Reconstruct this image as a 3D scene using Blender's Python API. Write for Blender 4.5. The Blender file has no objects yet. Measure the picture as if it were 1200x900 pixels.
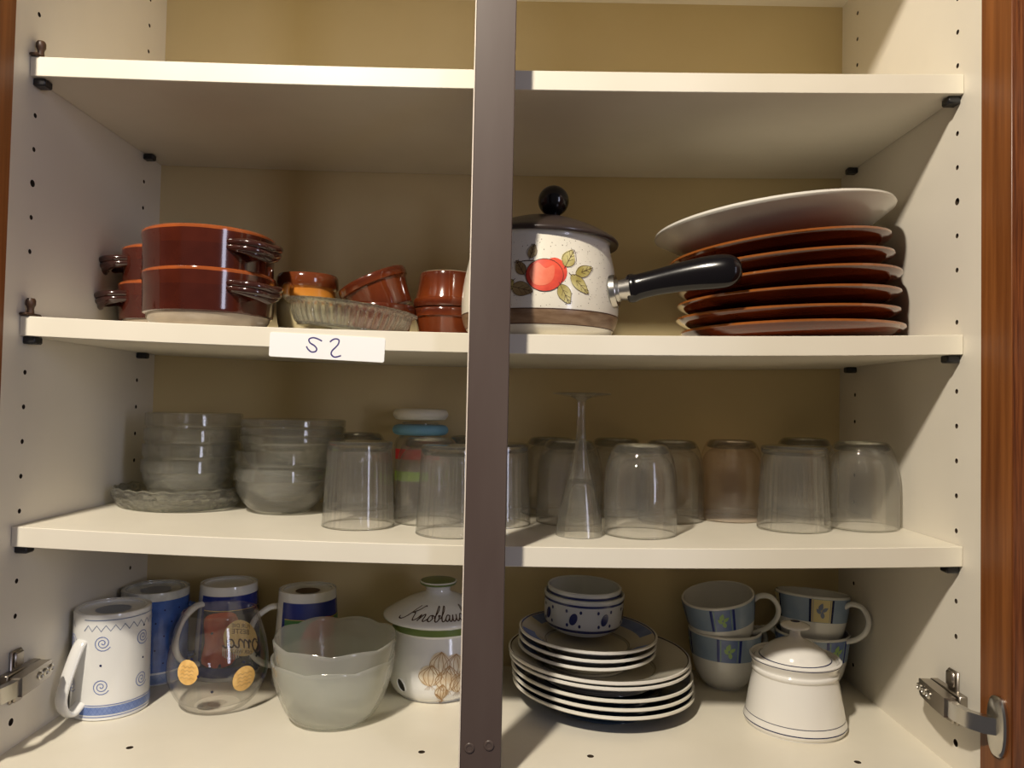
import bpy, math, random
from math import sin, cos, pi, radians as rad, sqrt, atan2
from mathutils import Matrix, Vector
random.seed(7)
MM = .001
sc = bpy.context.scene
COL = sc.collection
# ------------------------------------------------------------------ camera
cam_d = bpy.data.cameras.new('camera'); cam = bpy.data.objects.new('camera', cam_d); COL.objects.link(cam)
cam_d.sensor_width = 36; cam_d.lens = 36*880/1200; cam_d.clip_start = .02
right = Vector((.999784, .002552, .020629)); fwd = Vector((-.003169, .999547, .029938)); up = Vector((-.020543, -.029997, .999339))
m4 = Matrix.Identity(4)
for i in range(3):
    m4[i][0] = right[i]; m4[i][1] = up[i]; m4[i][2] = -fwd[i]
m4[0][3], m4[1][3], m4[2][3] = .453516, -.656853, -.294865
cam.matrix_world = m4
sc.camera = cam
# ------------------------------------------------------------------ world, lamps, exposure
w = bpy.data.worlds.new('world'); sc.world = w; w.use_nodes = True
w.node_tree.nodes['Background'].inputs[0].default_value = (.50, .455, .46, 1)
w.node_tree.nodes['Background'].inputs[1].default_value = .14
def lamp(name, kind, loc, energy, color, **kw):
    d = bpy.data.lights.new(name, kind); d.energy = energy; d.color = color
    for k, v in kw.items(): setattr(d, k, v)
    o = bpy.data.objects.new(name, d); COL.objects.link(o); o.location = Vector(loc)*MM
    return o
for dx, dz in ((-22, 36), (22, -36)):   # a fitting with two bulbs
    lamp('kitchen_lamp', 'POINT', (-45+dx, -1070, 845+dz), 70.0, (1, .90, .75), shadow_soft_size=.036)
wn = lamp('window_light', 'AREA', (2150, -1900, 0), 11, (.78, .80, 1), shape='RECTANGLE', size=.30, size_y=1.3)
wn.rotation_euler = (Vector((150, 60, -250))*MM - wn.location).to_track_quat('-Z', 'Y').to_euler()
sc.view_settings.view_transform = 'Standard'; sc.view_settings.look = 'None'
sc.view_settings.gamma = 1; sc.view_settings.use_curve_mapping = False
sc.view_settings.exposure = 0
sc.cycles.transparent_max_bounces = 40; sc.cycles.max_bounces = 10
sc.cycles.caustics_reflective = False

# ------------------------------------------------------------------ materials
def principled(name, col=(.8, .8, .8), rough=.5, coat=0, metal=0, spec=.5):
    m = bpy.data.materials.new(name); m.use_nodes = True
    b = m.node_tree.nodes['Principled BSDF']
    b.inputs['Base Color'].default_value = (*col, 1); b.inputs['Roughness'].default_value = rough
    b.inputs['Coat Weight'].default_value = coat; b.inputs['Coat Roughness'].default_value = .06
    b.inputs['Metallic'].default_value = metal; b.inputs['Specular IOR Level'].default_value = spec
    return m
def N(m, t, **kw):
    n = m.node_tree.nodes.new(t)
    for k, v in kw.items(): setattr(n, k, v)
    return n
def L(m, a, b): m.node_tree.links.new(a, b)
def ramp_set(r, stops, interp):
    cr = r.color_ramp; cr.interpolation = interp
    while len(cr.elements) > 1: cr.elements.remove(cr.elements[0])
    for i, (p, c) in enumerate(stops):
        e = cr.elements[0] if i == 0 else cr.elements.new(p)
        e.position = p; e.color = (*c, 1)
def ramp_mat(name, axis, hi, stops, rough=.3, coat=0, interp='CONSTANT', wob=0, mottle=0, mscale=60):
    """colour by object height (z) or radius (r), stops in mm"""
    m = principled(name, rough=rough, coat=coat)
    tc = N(m, 'ShaderNodeTexCoord')
    if axis == 'z':
        s = N(m, 'ShaderNodeSeparateXYZ'); L(m, tc.outputs['Object'], s.inputs[0]); val = s.outputs[2]
    else:
        v = N(m, 'ShaderNodeVectorMath', operation='MULTIPLY'); v.inputs[1].default_value = (1, 1, 0)
        L(m, tc.outputs['Object'], v.inputs[0])
        l = N(m, 'ShaderNodeVectorMath', operation='LENGTH'); L(m, v.outputs[0], l.inputs[0]); val = l.outputs['Value']
    if wob:
        n = N(m, 'ShaderNodeTexNoise'); n.inputs['Scale'].default_value = 30; L(m, tc.outputs['Object'], n.inputs['Vector'])
        a = N(m, 'ShaderNodeMath', operation='MULTIPLY_ADD'); a.inputs[1].default_value = wob*MM
        L(m, n.outputs[0], a.inputs[0]); L(m, val, a.inputs[2]); val = a.outputs[0]
    mr = N(m, 'ShaderNodeMapRange'); mr.inputs['From Max'].default_value = hi*MM; L(m, val, mr.inputs[0])
    r = N(m, 'ShaderNodeValToRGB'); ramp_set(r, [(min(1, p/hi), c) for p, c in stops], interp)
    L(m, mr.outputs[0], r.inputs[0])
    out = r.outputs[0]
    if mottle:
        n = N(m, 'ShaderNodeTexNoise'); n.inputs['Scale'].default_value = mscale; n.inputs['Detail'].default_value = 5
        L(m, tc.outputs['Object'], n.inputs['Vector'])
        mx = N(m, 'ShaderNodeMix', data_type='RGBA', blend_type='MULTIPLY'); mx.inputs[0].default_value = mottle
        rr = N(m, 'ShaderNodeValToRGB'); ramp_set(rr, [(.35, (.45, .45, .45)), (.65, (1.2, 1.2, 1.2))], 'LINEAR')
        L(m, n.outputs[0], rr.inputs[0]); L(m, out, mx.inputs[6]); L(m, rr.outputs[0], mx.inputs[7]); out = mx.outputs[2]
    L(m, out, m.node_tree.nodes['Principled BSDF'].inputs['Base Color'])
    return m
def noise_mat(name, c1, c2, scale=40, stretch=(1, 1, 1), rough=.5, coat=0, lo=.35, hi=.65, bump=0, rot=(0, 0, 0), detail=6, spec=.5):
    m = principled(name, rough=rough, coat=coat, spec=spec)
    tc = N(m, 'ShaderNodeTexCoord'); mp = N(m, 'ShaderNodeMapping'); mp.inputs['Scale'].default_value = stretch
    mp.inputs['Rotation'].default_value = rot
    n = N(m, 'ShaderNodeTexNoise'); n.inputs['Scale'].default_value = scale; n.inputs['Detail'].default_value = detail
    L(m, tc.outputs['Object'], mp.inputs[0]); L(m, mp.outputs[0], n.inputs['Vector'])
    r = N(m, 'ShaderNodeValToRGB'); ramp_set(r, [(lo, c1), (hi, c2)], 'LINEAR'); L(m, n.outputs[0], r.inputs[0])
    b = m.node_tree.nodes['Principled BSDF']; L(m, r.outputs[0], b.inputs['Base Color'])
    if bump:
        bp = N(m, 'ShaderNodeBump'); bp.inputs['Strength'].default_value = bump; bp.inputs['Distance'].default_value = .0005
        L(m, n.outputs[0], bp.inputs['Height']); L(m, bp.outputs[0], b.inputs['Normal'])
    return m
def schlick(m, f0=.035):
    lw = N(m, 'ShaderNodeLayerWeight'); lw.inputs['Blend'].default_value = .5
    p = N(m, 'ShaderNodeMath', operation='POWER'); p.inputs[1].default_value = 5; L(m, lw.outputs['Facing'], p.inputs[0])
    a = N(m, 'ShaderNodeMath', operation='MULTIPLY_ADD'); a.inputs[1].default_value = .8; a.inputs[2].default_value = f0
    L(m, p.outputs[0], a.inputs[0]); return a
def glass_mat(name, tint=(.972, .968, .96), edge=(.38, .37, .33), haze=.010, ior=1.45, rough=.015, refr=0):
    """thin clear glass: light passes through, Fresnel mirror on top, longer path (darker) at grazing angles"""
    m = bpy.data.materials.new(name); m.use_nodes = True; nt = m.node_tree; nt.nodes.clear()
    out = N(m, 'ShaderNodeOutputMaterial'); tr = N(m, 'ShaderNodeBsdfTransparent'); gl = N(m, 'ShaderNodeBsdfGlossy')
    gl.inputs['Roughness'].default_value = rough; gl.inputs['Color'].default_value = (1, 1, 1, 1)
    df = N(m, 'ShaderNodeBsdfDiffuse'); df.inputs['Color'].default_value = (.8, .8, .76, 1)
    lw = N(m, 'ShaderNodeLayerWeight'); lw.inputs['Blend'].default_value = .5
    pw = N(m, 'ShaderNodeMath', operation='POWER'); pw.inputs[1].default_value = 7; L(m, lw.outputs['Facing'], pw.inputs[0])
    mx = N(m, 'ShaderNodeMix', data_type='RGBA'); mx.inputs[6].default_value = (*tint, 1); mx.inputs[7].default_value = (*edge, 1)
    L(m, pw.outputs[0], mx.inputs[0]); L(m, mx.outputs[2], tr.inputs[0])
    fr = schlick(m)
    a = N(m, 'ShaderNodeMixShader'); a.inputs[0].default_value = haze; L(m, tr.outputs[0], a.inputs[1]); L(m, df.outputs[0], a.inputs[2])
    b = N(m, 'ShaderNodeMixShader'); L(m, fr.outputs[0], b.inputs[0]); L(m, a.outputs[0], b.inputs[1]); L(m, gl.outputs[0], b.inputs[2])
    res = b
    if refr:   # thick pressed glass: part of the light is bent as in a solid
        gg = N(m, 'ShaderNodeBsdfGlass'); gg.inputs['IOR'].default_value = 1.5; gg.inputs['Roughness'].default_value = 0; gg.inputs['Color'].default_value = (.97, .97, .94, 1)
        res = N(m, 'ShaderNodeMixShader'); res.inputs[0].default_value = refr; L(m, b.outputs[0], res.inputs[1]); L(m, gg.outputs[0], res.inputs[2])
    L(m, res.outputs[0], out.inputs[0])
    return m
def frosted_mat(name, clear=.70, col=(.90, .90, .87)):
    m = bpy.data.materials.new(name); m.use_nodes = True; nt = m.node_tree; nt.nodes.clear()
    out = N(m, 'ShaderNodeOutputMaterial'); tr = N(m, 'ShaderNodeBsdfTransparent'); gl = N(m, 'ShaderNodeBsdfGlossy')
    gl.inputs['Roughness'].default_value = .12
    tr.inputs[0].default_value = (.95, .96, .93, 1)
    tl = N(m, 'ShaderNodeBsdfTranslucent'); tl.inputs[0].default_value = (*col, 1)
    df = N(m, 'ShaderNodeBsdfDiffuse'); df.inputs[0].default_value = (*col, 1)
    fr = schlick(m)
    tc = N(m, 'ShaderNodeTexCoord'); n = N(m, 'ShaderNodeTexNoise'); n.inputs['Scale'].default_value = 220; n.inputs['Detail'].default_value = 3
    L(m, tc.outputs['Object'], n.inputs['Vector'])
    bp = N(m, 'ShaderNodeBump'); bp.inputs['Strength'].default_value = .35; bp.inputs['Distance'].default_value = .0006
    L(m, n.outputs[0], bp.inputs['Height']); L(m, bp.outputs[0], gl.inputs['Normal'])
    a = N(m, 'ShaderNodeMixShader'); a.inputs[0].default_value = .5; L(m, tl.outputs[0], a.inputs[1]); L(m, df.outputs[0], a.inputs[2])
    c = N(m, 'ShaderNodeMixShader'); c.inputs[0].default_value = clear; L(m, a.outputs[0], c.inputs[1]); L(m, tr.outputs[0], c.inputs[2])
    b = N(m, 'ShaderNodeMixShader'); L(m, fr.outputs[0], b.inputs[0]); L(m, c.outputs[0], b.inputs[1]); L(m, gl.outputs[0], b.inputs[2])
    L(m, b.outputs[0], out.inputs[0])
    return m

M_PANEL = noise_mat('cream_laminate', (.77, .72, .62), (.80, .75, .65), 9, rough=.42)
M_BACK = noise_mat('beige_hardboard', (.62, .50, .265), (.67, .545, .30), 6, rough=.6)
M_SHELF = noise_mat('cream_shelf', (.78, .73, .61), (.82, .77, .65), 12, rough=.4)
M_STRIP = noise_mat('door_edge_wood', (.13, .038, .008), (.25, .085, .020), 30, (4.5, 4.5, .12), rough=.38, bump=.25)
M_DOOR = noise_mat('door_veneer', (.085, .022, .008), (.21, .062, .018), 150, (3, 3, .12), rough=.42, bump=.4, rot=(rad(35), 0, 0))
M_POST = noise_mat('brown_post_foil', (.085, .060, .052), (.10, .074, .064), 30, (1, 1, .2), rough=.36)
M_EDGE = principled('lit_bevel_tone', (.75, .66, .55), .5)  # pale tone for light caught on the post's bevel
M_BLACK = principled('black_plastic', (.012, .012, .014), .35)
M_DKBROWN = principled('dark_brown_plastic', (.06, .028, .014), .45)
M_STEEL = principled('nickel_steel', (.62, .60, .56), .28, metal=1)
M_STEEL2 = principled('worn_hinge_steel', (.42, .38, .33), .35, metal=1)
M_DARKHOLE = principled('shaded_chipboard_hole', (.045, .028, .015), .9)  # chipboard brown, darkened so the colour carries the shade inside the holes
M_DARK = principled('painted_hole_shade', (.02, .016, .012), .8)  # shade inside the garlic pot's air hole, as a flat colour
RIMO = (.40, .11, .03); GLZ = (.085, .022, .010); CLAY = (.40, .33, .25)
M_CASS = ramp_mat('casserole_glaze', 'z', 64, [(0, CLAY), (14.4, (.060, .011, .006)), (40, (.075, .013, .006)), (52.6, (.36, .085, .02))], .12, .6, wob=1.0, mottle=.25)
M_LUG = noise_mat('brown_lug_glaze', (.03, .010, .008), (.06, .018, .012), 40, rough=.14, coat=.6)
M_RAM = ramp_mat('ramekin_glaze', 'z', 48, [(0, (.62, .50, .36)), (1.2, (.09, .017, .006)), (30, (.17, .034, .008)), (36, (.09, .017, .006)), (43, (.115, .026, .009))], .12, .6, 'LINEAR', mottle=.35, mscale=35)
M_AMBER = ramp_mat('amber_pot_glaze', 'z', 80, [(0, (.60, .50, .28)), (46, (.62, .52, .30)), (49, (.55, .22, .03)), (58, (.48, .17, .022)), (61, (.16, .038, .010)), (80, (.13, .03, .010))], .12, .6, 'LINEAR')
M_BRPLATE = ramp_mat('brown_plate_glaze', 'r', 120, [(0, (.02, .004, .002)), (60, (.03, .005, .002)), (85, (.07, .011, .003)), (100, (.15, .026, .006)), (113, (.13, .022, .005)), (114.8, (.50, .17, .03))], .08, .8, 'LINEAR', mottle=.35, mscale=22)
M_WHITE = principled('white_glaze', (.72, .69, .62), .22, .3)
M_PORC = principled('white_porcelain', (.78, .78, .76), .14, .5)
M_ENAMEL = noise_mat('speckled_enamel', (.74, .69, .55), (.80, .76, .64), 500, rough=.25, coat=.5, lo=.30, hi=.36)
M_ENBAND = noise_mat('brown_enamel_band', (.17, .10, .055), (.27, .18, .11), 60, (1, 1, 4), rough=.3)
M_LIDENAMEL = principled('dark_brown_enamel', (.040, .028, .024), .3, .2)
M_KNOB = principled('black_bakelite', (.006, .005, .006), .16, .1)
M_RED = noise_mat('apple_red', (.55, .035, .02), (.80, .10, .05), 45, rough=.4)
M_ORANGE = noise_mat('apple_highlight', (.80, .22, .12), (.75, .14, .07), 60, rough=.4)
M_LEAF = noise_mat('olive_leaf', (.36, .29, .07), (.62, .55, .24), 70, rough=.45)
M_LEAFB = noise_mat('brown_leaf', (.23, .15, .06), (.38, .29, .13), 70, rough=.45)
M_INK = principled('brown_ink', (.06, .025, .012), .5)
M_BLUEINK = principled('violet_blue_ink', (.03, .015, .16), .5)
M_BLUE = principled('blue_glaze_line', (.10, .16, .42), .3)
M_GREYBLUE = principled('grey_blue_line', (.20, .24, .34), .3)
M_NAVYB = principled('dark_cobalt_pattern', (.018, .026, .12), .25, .3)
M_NAVY = principled('navy_glaze_line', (.012, .018, .08), .25)
M_MIDBLUE = noise_mat('wash_blue', (.10, .17, .42), (.22, .30, .55), 60, rough=.3)
M_BLUEMUG = ramp_mat('blue_mug_glaze', 'z', 104, [(0, (.70, .70, .68)), (3, (.22, .30, .50)), (13, (.60, .64, .70)), (15, (.045, .115, .40)), (94, (.62, .63, .60))], .2, .4, wob=0, mottle=.55, mscale=45)
M_GREEN = principled('green_glaze', (.13, .19, .045), .3, .3)
M_LEAFG = principled('sprig_green', (.32, .50, .18), .4)
M_COBALT = principled('cobalt_print', (.02, .035, .22), .25, .3)
M_PICRED = noise_mat('print_red', (.42, .035, .02), (.66, .13, .05), 90, rough=.3, lo=.3, hi=.7)
M_PICGREEN = noise_mat('print_green', (.02, .13, .03), (.06, .22, .06), 50, rough=.3)
M_PICDARK = principled('print_dark', (.02, .02, .05), .3)
M_PICYEL = principled('print_yellow', (.75, .50, .12), .4)
M_GARLIC = noise_mat('garlic_print', (.66, .52, .34), (.78, .72, .58), 90, rough=.4)
M_GARINK = principled('garlic_outline', (.38, .22, .09), .5)
M_TAN = principled('tan_print_disc', (.80, .58, .24), .5)
M_ORDISC = noise_mat('orange_print_disc', (.72, .42, .12), (.85, .55, .20), 200, rough=.5)
M_BOWLW = principled('grey_white_glaze', (.60, .62, .62), .2, .4)
M_LTBLUE = noise_mat('pale_blue_band', (.24, .33, .47), (.31, .40, .53), 30, rough=.25)
M_SQBLUE = noise_mat('denim_blue_square', (.13, .19, .42), (.19, .26, .50), 60, rough=.25)
M_CREAMSQ = principled('cream_yellow_square', (.70, .60, .30), .3)
M_SMPLATE = ramp_mat('small_plate_glaze', 'r', 80, [(0, (.50, .46, .36)), (46, (.30, .27, .2)), (47, (.58, .54, .44)), (73, (.06, .09, .22)), (74.2, (.80, .78, .72))], .15, .5)
M_SMOUT = M_SMPLATE
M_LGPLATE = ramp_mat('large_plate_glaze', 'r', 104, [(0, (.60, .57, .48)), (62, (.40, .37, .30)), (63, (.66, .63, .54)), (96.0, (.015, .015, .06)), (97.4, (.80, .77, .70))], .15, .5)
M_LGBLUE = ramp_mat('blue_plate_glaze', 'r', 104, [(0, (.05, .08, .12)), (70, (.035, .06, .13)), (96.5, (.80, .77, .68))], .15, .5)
M_SUGAR = principled('sugar_bowl_glaze', (.80, .78, .74), .14, .5)
M_GLASS = glass_mat('clear_glass')
M_TUMB = glass_mat('tumbler_glass', refr=.12, haze=.032)
M_THICK = glass_mat('thick_clear_glass', refr=.85)
M_FLUTE = glass_mat('flute_glass', refr=.4, haze=.02, edge=(.6, .6, .55))
M_GLASSD = glass_mat('pressed_glass', (.94, .94, .91), (.25, .25, .21), .05, refr=.45)
M_GLASSR = glass_mat('rose_glass', (.975, .935, .905), (.50, .28, .2), .03)
M_BOWLG = glass_mat('stacked_bowl_glass', (.94, .94, .92), (.40, .40, .35), .06, refr=.15)
M_DISHG = glass_mat('ribbed_dish_glass', (.90, .91, .84), (.30, .31, .24), .08, refr=.5)
M_FROST = frosted_mat('frosted_glass')
M_LIDW = principled('white_plastic_lid', (.74, .70, .58), .45)
M_LIDB = principled('blue_plastic_collar', (.16, .36, .48), .5)
M_SRED = principled('red_band', (.75, .05, .05), .5)
M_SGRN = principled('lime_band', (.45, .80, .05), .5)
M_LABEL = principled('white_paper', (.90, .90, .90), .55)

# ------------------------------------------------------------------ mesh helpers (mm)
class G:
    def __init__(s): s.v = []; s.f = []; s.dark = []
    def add(s, vs, fs):
        o = len(s.v); s.v += [tuple(p) for p in vs]; s.f += [tuple(i+o for i in f) for f in fs]; return s
    def box(s, x0, x1, y0, y1, z0, z1, bev=0):
        if bev <= 0:
            vs = [(x, y, z) for x in (x0, x1) for y in (y0, y1) for z in (z0, z1)]
            return s.add(vs, [(0, 1, 3, 2), (4, 6, 7, 5), (0, 4, 5, 1), (2, 3, 7, 6), (0, 2, 6, 4), (1, 5, 7, 3)])
        b = bev; vs = []
        for cx, sx in ((x0, 1), (x1, -1)):
            for cy, sy in ((y0, 1), (y1, -1)):
                for cz, sz in ((z0, 1), (z1, -1)):
                    vs += [(cx, cy+sy*b, cz+sz*b), (cx+sx*b, cy, cz+sz*b), (cx+sx*b, cy+sy*b, cz)]
        def I(i, j, k, a): return (i*4+j*2+k)*3+a
        fs = [tuple(I(i, j, k, 0) for j, k in ((0, 0), (0, 1), (1, 1), (1, 0))) for i in (0, 1)]
        fs += [tuple(I(i, j, k, 1) for i, k in ((0, 0), (1, 0), (1, 1), (0, 1))) for j in (0, 1)]
        fs += [tuple(I(i, j, k, 2) for i, j in ((0, 0), (0, 1), (1, 1), (1, 0))) for k in (0, 1)]
        for j in (0, 1):
            for k in (0, 1): fs.append((I(0, j, k, 1), I(0, j, k, 2), I(1, j, k, 2), I(1, j, k, 1)))
        for i in (0, 1):
            for k in (0, 1): fs.append((I(i, 0, k, 0), I(i, 0, k, 2), I(i, 1, k, 2), I(i, 1, k, 0)))
        for i in (0, 1):
            for j in (0, 1): fs.append((I(i, j, 0, 0), I(i, j, 0, 1), I(i, j, 1, 1), I(i, j, 1, 0)))
        for i in (0, 1):
            for j in (0, 1):
                for k in (0, 1): fs.append((I(i, j, k, 0), I(i, j, k, 1), I(i, j, k, 2)))
        return s.add(vs, fs)
    def lathe(s, prof, seg=64, rf=None, zf=None, off=(0, 0, 0)):
        vs = []; fs = []; rows = []
        for i, (r, z) in enumerate(prof):
            if r < 1e-4:
                rows.append([len(vs)]); vs.append((off[0], off[1], z+off[2]))
            else:
                row = []
                for k in range(seg):
                    t = 2*pi*k/seg
                    rr = rf(t, r, z, i) if rf else r
                    zz = zf(t, r, z, i) if zf else z
                    row.append(len(vs)); vs.append((off[0]+rr*cos(t), off[1]+rr*sin(t), off[2]+zz))
                rows.append(row)
        for a, b in zip(rows, rows[1:]):
            for k in range(seg):
                k2 = (k+1) % seg
                if len(a) == 1 and len(b) == 1: break
                if len(a) == 1: fs.append((a[0], b[k2], b[k]))
                elif len(b) == 1: fs.append((a[k], a[k2], b[0]))
                else: fs.append((a[k], a[k2], b[k2], b[k]))
        return s.add(vs, fs)
    def tube(s, path, rr, seg=12, upv=(0, 0, 1), flat=(1, 1), closed=False, ph=0):
        path = [Vector(p) for p in path]; n = len(path)
        if not isinstance(rr, (list, tuple)): rr = [rr]*n
        vs = []; fs = []; U = Vector(upv)
        for i, p in enumerate(path):
            if closed: t = path[(i+1) % n]-path[i-1]
            else: t = path[min(i+1, n-1)]-path[max(i-1, 0)]
            t.normalize(); side = t.cross(U)
            if side.length < 1e-4: side = t.cross(Vector((1, .1, 0)))
            side.normalize(); u2 = side.cross(t)
            for k in range(seg):
                a = 2*pi*k/seg+rad(ph)
                vs.append(p + side*cos(a)*rr[i]*flat[0] + u2*sin(a)*rr[i]*flat[1])
        for i in range(n if closed else n-1):
            j = (i+1) % n
            for k in range(seg):
                k2 = (k+1) % seg
                fs.append((i*seg+k, i*seg+k2, j*seg+k2, j*seg+k))
        if not closed:
            fs.append(tuple(range(seg))[::-1]); fs.append(tuple((n-1)*seg+k for k in range(seg)))
        return s.add(vs, fs)
    def xf(s, mat):
        s.v = [tuple(mat @ Vector(p)) for p in s.v]; return s
def build(name, g, mat, parent=None, loc=(0, 0, 0), rot=(0, 0, 0), angle=40, solid=True):
    me = bpy.data.meshes.new(name); me.from_pydata([(x*MM, y*MM, z*MM) for x, y, z in g.v], [], g.f)
    me.materials.append(mat); me.validate(); me.update()
    if solid:
        import bmesh
        bm = bmesh.new(); bm.from_mesh(me); bmesh.ops.recalc_face_normals(bm, faces=bm.faces); bm.to_mesh(me); bm.free()
    if g.dark:
        me.materials.append(M_DARKHOLE)
        for i in g.dark: me.polygons[i].material_index = 1
    for p in me.polygons: p.use_smooth = True
    me.set_sharp_from_angle(angle=rad(angle))
    o = bpy.data.objects.new(name, me); COL.objects.link(o)
    o.location = Vector(loc)*MM; o.rotation_euler = [rad(a) for a in rot]
    if parent: o.parent = parent
    return o
def tag(o, label=None, cat=None, group=None, kind=None):
    if label: o['label'] = label
    if cat: o['category'] = cat
    if group: o['group'] = group
    if kind: o['kind'] = kind
    return o
def thing(name, label, cat, loc, rot=(0, 0, 0), group=None):
    o = bpy.data.objects.new(name, None); COL.objects.link(o); o.empty_display_size = .02
    o.location = Vector(loc)*MM; o.rotation_euler = [rad(a) for a in rot]
    return tag(o, label, cat, group)
def dup(root, loc, rot=(0, 0, 0), label=None):
    def cp(o, par):
        c = o.copy(); COL.objects.link(c); c.parent = par
        for ch in [k for k in bpy.data.objects if k.parent == o]: cp(ch, c)
        return c
    r = cp(root, None); r.location = Vector(loc)*MM; r.rotation_euler = [rad(a) for a in rot]
    if label: r['label'] = label
    return r
def spl(pts, n=6, closed=False):
    P = [tuple(p) for p in pts]; out = []; m = len(P); d = len(P[0])
    rng = range(m) if closed else range(m-1)
    for i in rng:
        p1, p2 = P[i], P[(i+1) % m]
        p0 = P[i-1] if (closed or i > 0) else p1
        p3 = P[(i+2) % m] if (closed or i+2 < m) else p2
        for k in range(n):
            t = k/n
            out.append(tuple(.5*((2*p1[j]) + (-p0[j]+p2[j])*t + (2*p0[j]-5*p1[j]+4*p2[j]-p3[j])*t*t + (-p0[j]+3*p1[j]-3*p2[j]+p3[j])*t**3) for j in range(d)))
    if not closed: out.append(P[-1])
    return out
def shell(outer, t, base=None):
    inner = []
    n = len(outer)
    for i, (r, z) in enumerate(outer):
        a = outer[max(i-1, 0)]; b = outer[min(i+1, n-1)]
        dr, dz = b[0]-a[0], b[1]-a[1]; l = math.hypot(dr, dz) or 1
        nr, nz = -dz/l*t, dr/l*t
        q = (max(0, r+nr), z+nz)
        if i == 0: q = (0, z+t)
        if base is not None: q = (q[0], max(q[1], base))
        inner.append(q)
    a, b = outer[-2], outer[-1]; l = math.hypot(b[0]-a[0], b[1]-a[1]) or 1
    tip = ((b[0]+inner[-1][0])/2 + (b[0]-a[0])/l*t*.4, (b[1]+inner[-1][1])/2 + (b[1]-a[1])/l*t*.4)
    return outer + [tip] + inner[::-1]
def on_z(prof, th0=-90, eps=.25, z0=0):
    """(arc mm, height mm) -> point on the lathe surface"""
    pr = sorted(prof, key=lambda p: p[1])
    def f(u, z):
        zz = z+z0; r = pr[-1][0]
        for (ra, za), (rb, zb) in zip(pr, pr[1:]):
            if za <= zz <= zb:
                r = ra + (rb-ra)*((zz-za)/(zb-za) if zb > za else 0); break
        rm = f.r0 or r
        t = rad(th0) + u/rm
        return ((r+eps)*cos(t), (r+eps)*sin(t), zz)
    f.r0 = None
    return f
def on_r(prof, th0=-90, eps=.3):
    """(arc mm at radius r0, radius-from-outside v) on a shallow surface; v = radius"""
    pr = sorted(prof, key=lambda p: p[0])
    def f(u, r):
        z = pr[-1][1]
        for (ra, za), (rb, zb) in zip(pr, pr[1:]):
            if ra <= r <= rb:
                z = za + (zb-za)*((r-ra)/(rb-ra) if rb > ra else 0); break
        t = rad(th0) + u/f.r0
        return (r*cos(t), r*sin(t), z+eps)
    f.r0 = 50
    return f
def ribbon(g, pts, w, mp, thick=0):
    n = len(pts); vs = []; fs = []
    for i, (x, y) in enumerate(pts):
        a = pts[max(i-1, 0)]; b = pts[min(i+1, n-1)]
        dx, dy = b[0]-a[0], b[1]-a[1]; l = math.hypot(dx, dy) or 1
        ox, oy = -dy/l*w/2, dx/l*w/2
        vs += [mp(x+ox, y+oy), mp(x-ox, y-oy)]
    for i in range(n-1): fs.append((2*i, 2*i+1, 2*i+3, 2*i+2))
    g.add(vs, fs); return g
def patch(g, outl, mp, rings=5):
    cx = sum(p[0] for p in outl)/len(outl); cy = sum(p[1] for p in outl)/len(outl); n = len(outl)
    vs = [mp(cx, cy)]; fs = []
    for k in range(1, rings+1):
        s = k/rings; vs += [mp(cx+(x-cx)*s, cy+(y-cy)*s) for x, y in outl]
    for i in range(n):
        j = (i+1) % n; fs.append((0, 1+i, 1+j))
        for k in range(rings-1):
            a = 1+k*n; b = a+n; fs.append((a+i, b+i, b+j, a+j))
    g.add(vs, fs); return g
def rect(g, u0, u1, v0, v1, mp, nu=8, nv=4):
    vs = [mp(u0+(u1-u0)*i/nu, v0+(v1-v0)*j/nv) for j in range(nv+1) for i in range(nu+1)]
    fs = [(j*(nu+1)+i, j*(nu+1)+i+1, (j+1)*(nu+1)+i+1, (j+1)*(nu+1)+i) for j in range(nv) for i in range(nu)]
    g.add(vs, fs); return g
def circ(cx, cy, rx, ry=None, n=24, rot=0):
    ry = ry or rx; c, s = cos(rad(rot)), sin(rad(rot))
    return [(cx+rx*cos(2*pi*k/n)*c-ry*sin(2*pi*k/n)*s, cy+rx*cos(2*pi*k/n)*s+ry*sin(2*pi*k/n)*c) for k in range(n)]
def leaf(cx, cy, l, w, rot):
    pts = [(-l/2, 0), (-l*.28, w*.42), (0, w*.5), (l*.25, w*.33), (l/2, 0), (l*.25, -w*.33), (0, -w*.5), (-l*.28, -w*.42)]
    c, s = cos(rad(rot)), sin(rad(rot))
    return [(cx+x*c-y*s, cy+x*s+y*c) for x, y in spl(pts, 3, True)]
FINE = ('lettering', 'handwriting', 'outline', 'zigzag', 'script', 'stripes', 'speckles', 'dot', 'sprig')
def islands(g):
    p = list(range(len(g.v)))
    def find(a):
        while p[a] != a: p[a] = p[p[a]]; a = p[a]
        return a
    for f in g.f:
        for q in f[1:]: p[find(q)] = find(f[0])
    d = {}
    for f in g.f: d.setdefault(find(f[0]), []).append(f)
    return list(d.values())
def decal(name, g, mat, parent, label=None, **kw):
    isl = islands(g); fine = any(k in name for k in FINE)
    if len(isl) > 1 and not fine and len(isl) <= 60:     # each printed piece is a part of its own
        for fs in isl:
            h = G(); mp_ = {}
            for f in fs:
                for q in f:
                    if q not in mp_: mp_[q] = len(h.v); h.v.append(g.v[q])
                h.f.append(tuple(mp_[q] for q in f))
            o = build(name, h, mat, parent, solid=False, angle=60, **kw)
        return o
    o = build(name, g, mat, parent, solid=False, angle=60, **kw)
    if label: o['label'] = label
    if len(isl) > 1: o['kind'] = 'stuff'
    return o
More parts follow.
